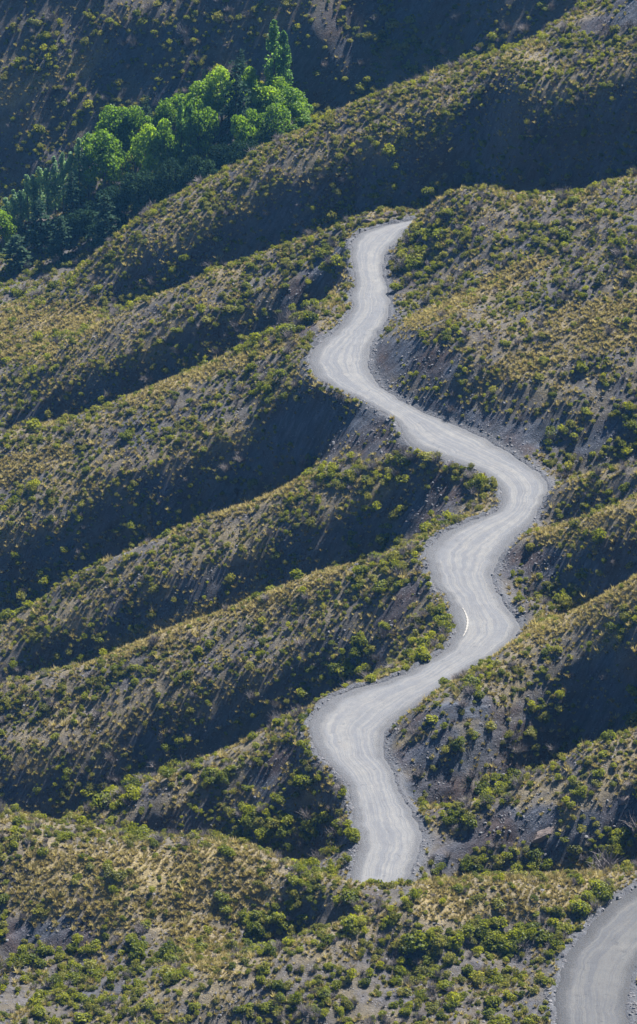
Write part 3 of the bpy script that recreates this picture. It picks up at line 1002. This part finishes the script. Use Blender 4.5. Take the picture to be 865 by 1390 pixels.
ORD = 'first second third fourth fifth sixth seventh eighth ninth tenth eleventh twelfth'.split()
for base, members in names.items():
    members.sort(key=lambda i: u[i])
    for k, i in enumerate(members):
        lab = base
        if len(members) > 1:
            lab += ', leftmost of these' if k == 0 else (', rightmost of these' if k == len(members) - 1 else ', %s from left' % (ORD[k] if k < 12 else '%dth' % (k + 1)))
        o = add('shrub', SHRUBS[pick[i]], None, pos[i], label=lab, category='shrub', group='shrubs dotted over the hillside')
        o.rotation_euler = rot[i]
        o.scale = scl[i]
rest = ~solo
scatter('shrub_cover', pos[rest], rot[rest], scl[rest], pick[rest], proto_collection('shrub_kinds', SHRUBS), 'countless small green shrubs covering the spurs')
print('shrubs', n, 'biggest', size.max())

# ------------------------------------------------------------------ dry grass
rng = np.random.default_rng(6)
x, y, z, u, v, d = candidates(.42, -80, 85, -140, 300, rng, 40)
sd = sample(SD, x, y); crest = sample(CREST, x, y)
scree = capsules(u, v, SCREE); gold = capsules(u, v, GOLD)
patch = fbm(x, y, 6, 3, .6, 101)
dens = np.clip(.17 * (.7 + 2.0 * patch) + .12 * sstep(0, 1, crest), .03, .6) * (1 - .9 * scree)
dens = np.maximum(dens, .85 * gold * (.9 + .8 * patch))
dens = np.where(sd < .5, 0, dens)
dens = np.where(y > 178, dens * .4, dens)
ok = rng.random(len(x)) < dens
x, y, z = x[ok], y[ok], z[ok]
n = len(x)
size = .74 * np.exp(.3 * rng.normal(size=n))
scatter('dry_grass', np.stack([x, y, z], 1), np.stack([.1 * rng.normal(size=n), .1 * rng.normal(size=n), rng.random(n) * 6.283], 1), np.stack([size, size, size * (.8 + .4 * rng.random(n))], 1),
        rng.integers(0, 4, n), proto_collection('tuft_kinds', TUFTS), 'straw yellow dry grass tufts on the crests')
print('tufts', n)

# ------------------------------------------------------------------ loose stones
rng = np.random.default_rng(8)
x, y, z, u, v, d = candidates(.45, -70, 75, -140, 200, rng, 30)
sd = sample(SD, x, y); side = sample(SIDE, x, y)
scree = capsules(u, v, SCREE)
patch = fbm(x, y, 7, 3, .6, 111)
dens = np.clip(.13 + .55 * patch, .02, .5) + .12 * scree
dens = np.where((sd > -.25) & (sd < 1.5), np.where(side < 0, .7, .42), dens)
dens = np.where(sd < -.25, 0, dens)
ok = rng.random(len(x)) < dens
x, y, z, sd = x[ok], y[ok], z[ok], sd[ok]
n = len(x)
size = np.where(sd < 1.6, .24, .19) * np.exp(.5 * rng.normal(size=n))
size = np.clip(size, .1, .5)
scatter('rubble', np.stack([x, y, z], 1), rng.random((n, 3)) * 6.283 * np.array([.1, .1, 1]), np.stack([size * (.8 + .5 * rng.random(n)), size, size], 1),
        rng.integers(0, 4, n), proto_collection('stone_kinds', STONES), 'loose grey stones scattered on slopes and verges')
print('stones', n)
# ------------------------------------------------------------------ trees in the valley
def broadleaf_meshes(seed, mat=None):
    """about 14 m tall, 9 m wide: trunk with limbs, crown of many lobes"""
    rng = np.random.default_rng(seed)
    k = 22
    lob = []
    while len(lob) < k:
        p = rng.uniform(-1, 1, 3)
        if np.linalg.norm(p) < 1:
            lob.append(p * np.array([3.4, 3.4, 4.4]) + np.array([0, 0, 8.3]))
    lob = np.array(lob)
    lob[:, :2] *= np.clip(1.15 - .07 * np.maximum(lob[:, 2:] - 8, 0), .5, 1.2)
    lr = rng.uniform(1.1, 1.9, k)
    n = 4000
    w = rng.integers(0, k, n)
    d = rng.normal(size=(n, 3))
    d[:, 2] += .25
    d /= np.linalg.norm(d, axis=1, keepdims=True)
    c = lob[w] + d * (lr[w] * (.72 + .38 * rng.random(n)))[:, None] * np.array([1, 1, .85])
    tone = np.clip(.5 + .2 * rng.normal(size=n) + ((rng.random(k) - .5) * .45)[w], 0, 1)
    v, f, t = quad_cloud(c, d + .6 * rng.normal(size=(n, 3)), .34 + .22 * rng.random(n), tone, rng)
    crown = mesh_np('broadleaf_crown', v, f, mat or M_TREE, False, t)
    parts = [tube([(0, 0, -.6), (.05, 0, 1.5), (-.1, .1, 4.5), (.1, 0, 8), (0, .1, 11)], [.38, .32, .25, .16, .06], 8)]
    for q in lob[:9]:
        z0 = 2.5 + .35 * q[2] * rng.random()
        parts.append(tube([(0, 0, z0), q * np.array([.45, .45, 0]) + np.array([0, 0, (z0 + q[2]) / 2 + .4]), q], [.15, .10, .04], 5))
    V, F, _ = merge(parts)
    return mesh_np('broadleaf_trunk', V, F, M_BARK), crown

def poplar_meshes(seed, mat):
    """about 16 m tall and 3 m wide: upright column"""
    rng = np.random.default_rng(seed)
    n = 1500
    k = 26
    lz = np.linspace(2.6, 15, k) + rng.normal(size=k) * .3
    prof = np.interp(lz, [2, 4, 8, 12, 16], [.5, 1.05, 1.25, .85, .1])
    la = rng.random(k) * 6.283
    lob = np.stack([np.cos(la) * prof * .65, np.sin(la) * prof * .65, lz], 1)
    w = rng.integers(0, k, n)
    d = rng.normal(size=(n, 3))
    d /= np.linalg.norm(d, axis=1, keepdims=True)
    c = lob[w] + d * (prof[w] * .55 + .15)[:, None] * (.7 + .4 * rng.random(n))[:, None] * np.array([1, 1, 1.9])
    c[:, 2] = np.clip(c[:, 2], 1.4, 16.3)
    tone = np.clip(.5 + .2 * rng.normal(size=n) + ((rng.random(k) - .5) * .4)[w], 0, 1)
    v, f, t = quad_cloud(c, d + .6 * rng.normal(size=(n, 3)), .28 + .18 * rng.random(n), tone, rng, 1.4)
    crown = mesh_np('poplar_crown', v, f, mat, False, t)
    parts = [tube([(0, 0, -.6), (0, 0, 4), (.05, 0, 10), (0, 0, 15.4)], [.26, .2, .12, .03], 7)]
    for q in lob[::4]:
        parts.append(tube([(0, 0, q[2] - 1.6), q * np.array([.6, .6, 0]) + np.array([0, 0, q[2] - .7]), q], [.07, .05, .02], 4))
    V, F, _ = merge(parts)
    return mesh_np('poplar_trunk', V, F, M_BARK), crown

def conifer_meshes(seed):
    """about 16 m tall, 6 m wide: whorls of drooping branches"""
    rng = np.random.default_rng(seed)
    C, D, T, parts = [], [], [], [tube([(0, 0, -.6), (0, 0, 5), (0, .05, 11), (0, 0, 15.8)], [.3, .24, .14, .03], 7)]
    for lev in np.linspace(2.2, 15.4, 19):
        reach = np.interp(lev, [2, 5, 10, 15.6], [2.9, 3.1, 2.0, .3])
        for b in range(6):
            a = rng.random() * 6.283
            r = reach * (.65 + .45 * rng.random())
            if b < 2 and r > .8:
                parts.append(tube([(0, 0, lev), (.6 * r * math.cos(a), .6 * r * math.sin(a), lev - .05 * r), (r * math.cos(a), r * math.sin(a), lev - .22 * r)], [.05, .035, .015], 4))
            for q in np.linspace(.25, 1, max(3, int(r * 6))):
                sp = .28 * (1.2 - q) + .12
                C.append([q * r * math.cos(a) + rng.normal() * sp, q * r * math.sin(a) + rng.normal() * sp, lev - .22 * q * q * r + rng.normal() * .12])
                D.append([.3 * math.cos(a), .3 * math.sin(a), 1])
                T.append(np.clip(.35 + .35 * q + .15 * rng.normal(), 0, 1))
    C, D, T = np.array(C), np.array(D), np.array(T)
    v, f, t = quad_cloud(C, D + .45 * rng.normal(size=D.shape), .42 + .25 * rng.random(len(C)), T, rng)
    crown = mesh_np('conifer_crown', v, f, M_CONIFER, False, t)
    V, F, _ = merge(parts)
    return mesh_np('conifer_trunk', V, F, M_BARK), crown

KINDS = {'broadleaf_tree': ([broadleaf_meshes(s) for s in (11, 12, 13, 14)], 14.3, 9.5),
         'shaded_broadleaf_tree': ([broadleaf_meshes(s, M_TREE_SHADED) for s in (15, 16, 17)], 14.3, 9.5),  # front row broadleaf trees, their shade painted into the crown colour
         'poplar_tree': ([poplar_meshes(s, M_POPLAR) for s in (21, 22, 23)], 16.3, 3.2),
         'silver_poplar_tree': ([poplar_meshes(s, M_SILVER) for s in (31, 32, 33)], 16.3, 3.2),
         'conifer_tree': ([conifer_meshes(s) for s in (41, 42, 43)], 16.0, 6.2)}
# kind, crown top in the photo, depth, crown width in photo pixels, label
B, V_, P_, S_, K_ = 'broadleaf_tree', 'shaded_broadleaf_tree', 'poplar_tree', 'silver_poplar_tree', 'conifer_tree'
TREES = [
 (P_, 372, 22, 252, 22, 'tall slender poplar standing highest above the grove'),
 (P_, 385, 36, 251, 19, 'shorter slender poplar touching the tallest poplar on its right'),
 (K_, 328, 66, 253, 24, 'dark conifer tip behind the bright crowns left of the tall poplars'),
 (K_, 320, 78, 240, 46, 'big dark conifer splitting the bright grove in the middle'),
 (K_, 198, 128, 246, 24, 'narrow dark conifer rising between the two left bright crowns'),
 (K_, 276, 92, 250, 16, 'thin dark conifer top behind the bright crowns at mid grove'),
 (P_, 245, 128, 236, 13, 'left of the twin thin dark poplars in the grove'),
 (P_, 258, 134, 235, 14, 'right of the twin thin dark poplars in the grove'),
 (B, 156, 134, 244, 50, 'leftmost bright green broadleaf tree on the upper row of the grove'),
 (B, 182, 138, 243, 46, 'bright round broadleaf tree just left of the narrow conifer'),
 (B, 222, 134, 244, 44, 'bright broadleaf tree just right of the narrow conifer'),
 (B, 250, 118, 247, 44, 'bright broadleaf tree directly above the twin thin poplars'),
 (B, 276, 104, 247, 48, 'yellow green broadleaf tree in front of the thin conifer top'),
 (B, 300, 86, 248, 44, 'highest bright broadleaf crown left of the big dark conifer'),
 (B, 342, 88, 247, 34, 'small bright broadleaf tree just right of the big dark conifer'),
 (B, 368, 94, 245, 50, 'big bright broadleaf tree right below the tall poplars'),
 (B, 392, 112, 243, 50, 'bright broadleaf tree on the upper right shoulder of the grove'),
 (B, 410, 146, 240, 46, 'rightmost bright broadleaf tree against the back ridge'),
 (B, 372, 138, 234, 50, 'dense broadleaf tree in front of the right bright crowns'),
 (B, 334, 134, 233, 36, 'small lit broadleaf crown at the foot of the big conifer'),
 (B, 140, 168, 235, 56, 'large broadleaf tree at the left end of the bright crowns, lower row'),
 (B, 202, 163, 234, 46, 'lower row broadleaf tree below the narrow conifer'),
 (B, 226, 158, 233, 40, 'lower row broadleaf tree left of the twin thin poplars'),
 (B, 268, 120, 238, 46, 'broadleaf tree right of the twin thin poplars'),
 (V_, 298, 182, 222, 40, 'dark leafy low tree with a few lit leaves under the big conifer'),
 (S_, 118, 175, 238, 20, 'topmost silvery poplar next to the bright grove'),
 (S_, 106, 183, 237, 16, 'second silvery poplar down from the bright grove'),
 (S_, 95, 201, 236, 16, 'third silvery poplar down from the bright grove'),
 (S_, 84, 202, 236, 14, 'fourth silvery poplar down from the bright grove'),
 (S_, 73, 209, 236, 14, 'fifth silvery poplar down from the bright grove'),
 (S_, 63, 223, 235, 14, 'sixth silvery poplar down from the bright grove'),
 (S_, 53, 222, 235, 14, 'seventh silvery poplar down from the bright grove'),
 (S_, 45, 234, 234, 13, 'eighth silvery poplar down from the bright grove'),
 (S_, 36, 232, 234, 13, 'ninth silvery poplar down from the bright grove'),
 (S_, 27, 256, 233, 13, 'tenth silvery poplar down from the bright grove'),
 (S_, 18, 255, 233, 13, 'eleventh silvery poplar down from the bright grove'),
 (S_, 8, 264, 233, 14, 'lowest silvery poplar near the left edge'),
 (B, 2, 282, 228, 30, 'bright bushy tree cut by the left edge below the silvery poplars'),
 (K_, 97, 230, 226, 28, 'brownish conifer standing before the upper silvery poplars'),
 (K_, 54, 270, 222, 38, 'open branched conifer standing before the lower silvery poplars'),
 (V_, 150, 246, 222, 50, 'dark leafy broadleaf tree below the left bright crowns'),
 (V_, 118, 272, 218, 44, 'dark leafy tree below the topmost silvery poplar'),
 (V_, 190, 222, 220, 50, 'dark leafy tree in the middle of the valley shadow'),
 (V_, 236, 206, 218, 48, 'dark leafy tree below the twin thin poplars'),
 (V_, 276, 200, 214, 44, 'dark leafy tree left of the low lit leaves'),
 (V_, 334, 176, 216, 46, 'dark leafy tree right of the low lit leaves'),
 (K_, 22, 318, 216, 36, 'dark conifer low at the left edge of the valley'),
 (K_, 82, 292, 214, 36, 'dark conifer just below the open branched conifer'),
 (K_, 142, 262, 212, 38, 'dark conifer lowest in the valley shadow'),
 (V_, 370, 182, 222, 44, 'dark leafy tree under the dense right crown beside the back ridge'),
]
rng = np.random.default_rng(9)
for i, (kd, tu, tv, ty, wpx, lab) in enumerate(TREES):
    tx, _, tz = at_y(tu, tv, ty)
    gz = float(height(np.array([tx]), np.array([ty]))[0])
    pair = KINDS[kd][0][i % len(KINDS[kd][0])]
    h0, w0 = KINDS[kd][1], KINDS[kd][2]
    hgt = tz - gz
    dep = (ty - CAM_Y) * math.cos(PITCH) + (CAM_Z - tz) * math.sin(PITCH)
    wid = wpx * 1.32 / FOCAL * dep
    print('tree', i, kd, 'h %.1f w %.1f x %.1f g %.1f' % (hgt, wid, tx, gz))
    hgt = max(hgt, 5.0)
    root = bpy.data.objects.new(kd, None)
    COL.objects.link(root)
    root.empty_display_size = 1
    root.location = (tx, ty, gz)
    root.rotation_euler = (0, 0, rng.random() * 6.283)
    root.scale = (wid / w0, wid / w0, hgt / h0)
    root['label'] = lab
    root['category'] = 'tree'
    root['group'] = 'trees of the valley grove'
    add('trunk', pair[0], root)
    add('crown', pair[1], root)

# ------------------------------------------------------------------ rock outcrops, bare bush, puddle
def rock_mesh(name, seed, size, sub=4):
    rg = np.random.default_rng(seed)
    bm = bmesh.new()
    bmesh.ops.create_icosphere(bm, subdivisions=sub, radius=1.0)
    co = np.array([v.co[:] for v in bm.verts])
    # blocky: clip against random planes, then roughen
    for k in range(16):
        nrm = rg.normal(size=3); nrm /= np.linalg.norm(nrm)
        lim = rg.uniform(.55, .85)
        dd = co @ nrm
        co -= np.outer(np.maximum(dd - lim, 0), nrm)
    rough = fbm(co[:, 0] * 3 + co[:, 2] * 2, co[:, 1] * 3 - co[:, 2], 1.0, 3, .6, seed)
    co *= (1 + .14 * rough)[:, None]
    co *= np.array(size)
    for v, c in zip(bm.verts, co):
        v.co = c
    me = bpy.data.meshes.new(name)
    bm.to_mesh(me); bm.free()
    me.materials.append(M_ROCK)
    return me
ROCKS = [(104, 1114, (2.0, 1.0, .75), .2, 'low grey rock outcrop where the knoll meets the gully'),
         (500, 303, (2.2, 1.0, 1.3), .15, 'dark rock wall edging the outside of the topmost bend'),
         (522, 293, (2.4, 1.0, 1.5), .3, 'taller dark rock above the topmost bend'),
         (740, 1132, (2.8, .9, 1.1), .5, 'brown rock face below the leafy spur'),
         (845, 1085, (1.6, .8, .6), .3, 'small flat rock ledge at the right edge above the bottom bend')]
def ground_at(u, v):
    """march along the view until the ground is met"""
    for yy in np.arange(-160, 330, .25):
        px, py, pz = at_y(u, v, yy)
        if pz <= float(height(np.array([px]), np.array([py]))[0]):
            return px, py, float(height(np.array([px]), np.array([py]))[0])
for k, (ru, rv, rs, rz, lab) in enumerate(ROCKS):
    px, py, pz = ground_at(ru, rv)
    o = add('rock_outcrop', rock_mesh('rock_outcrop', 60 + k, rs), None, (px, py, pz - .35 * rs[2]), label=lab, category='rock', group='rock outcrops')
    o.rotation_euler = (0, -.35, rz)

for uu, vv, s, lab in ((703, 1026, 2.0, 'leafless grey bush on the dark bank inside the lowest hairpin'), (752, 1022, 1.6, 'smaller leafless grey bush right of the bigger leafless bush')):
    px, py, pz = ground_at(uu, vv)
    o = add('bare_shrub', bare_bush(int(uu)), None, (px, py, pz), label=lab, category='shrub')
    o.scale = (s * 1.2, s * 1.2, s)

mp, nt, out = new_mat('standing_water')
N = NT(nt)
bs = N.n('ShaderNodeBsdfPrincipled')
bs.inputs['Base Color'].default_value = (.30, .28, .25, 1)
bs.inputs['Roughness'].default_value = .3
bs.inputs['IOR'].default_value = 1.33
N.link(N.bump(N.noise(N.n('ShaderNodeNewGeometry').outputs['Position'], 6, 2, .5), .05, .05), bs.inputs['Normal'])
N.link(bs.outputs['BSDF'], out.inputs['Surface'])
pl = resample([at_z(a, b, .12)[:2] for a, b in ((628, 825), (632, 832), (635, 842), (634, 852), (631, 860), (628.5, 864))], .25)
V, F = [], []
for k, p in enumerate(pl):
    t = pl[min(k + 1, len(pl) - 1)] - pl[max(k - 1, 0)]
    t /= np.linalg.norm(t)
    nn = np.array([t[1], -t[0]])
    w = .13 * math.sin(math.pi * (k + .15) / (len(pl) - .7)) ** .6 + .05 * math.sin(k * 1.9)
    w = max(w, .04)
    V += [(*(p - nn * w), .135), (*(p + nn * w), .135)]
    if k:
        F.append((2 * k - 2, 2 * k - 1, 2 * k + 1, 2 * k))
add('water_puddle', mesh_np('water_puddle', V, F, mp), kind='structure', label='thin pale crescent of standing water on the road')

# ------------------------------------------------------------------ haze
mh, nt, out = new_mat('valley_haze')
pv = nt.nodes.new('ShaderNodeVolumePrincipled')
pv.inputs['Color'].default_value = (.16, .5, 1.0, 1)
pv.inputs['Density'].default_value = .00005
pv.inputs['Anisotropy'].default_value = .1
nt.links.new(pv.outputs['Volume'], out.inputs['Volume'])
zlo = float(GZ.min()) - 1.0
zhi = max(CAM_Z, float(GZ.max())) + 4.0
bm = bmesh.new()
bmesh.ops.create_cube(bm, size=1.0)
for vtx in bm.verts:
    vtx.co.x *= 900
    vtx.co.y = -660 if vtx.co.y < 0 else 600
    vtx.co.z = zlo if vtx.co.z < 0 else zhi
me = bpy.data.meshes.new('haze')
bm.to_mesh(me); bm.free()
me.materials.append(mh)
add('haze', me, kind='stuff', label='thin blue haze filling the valley')
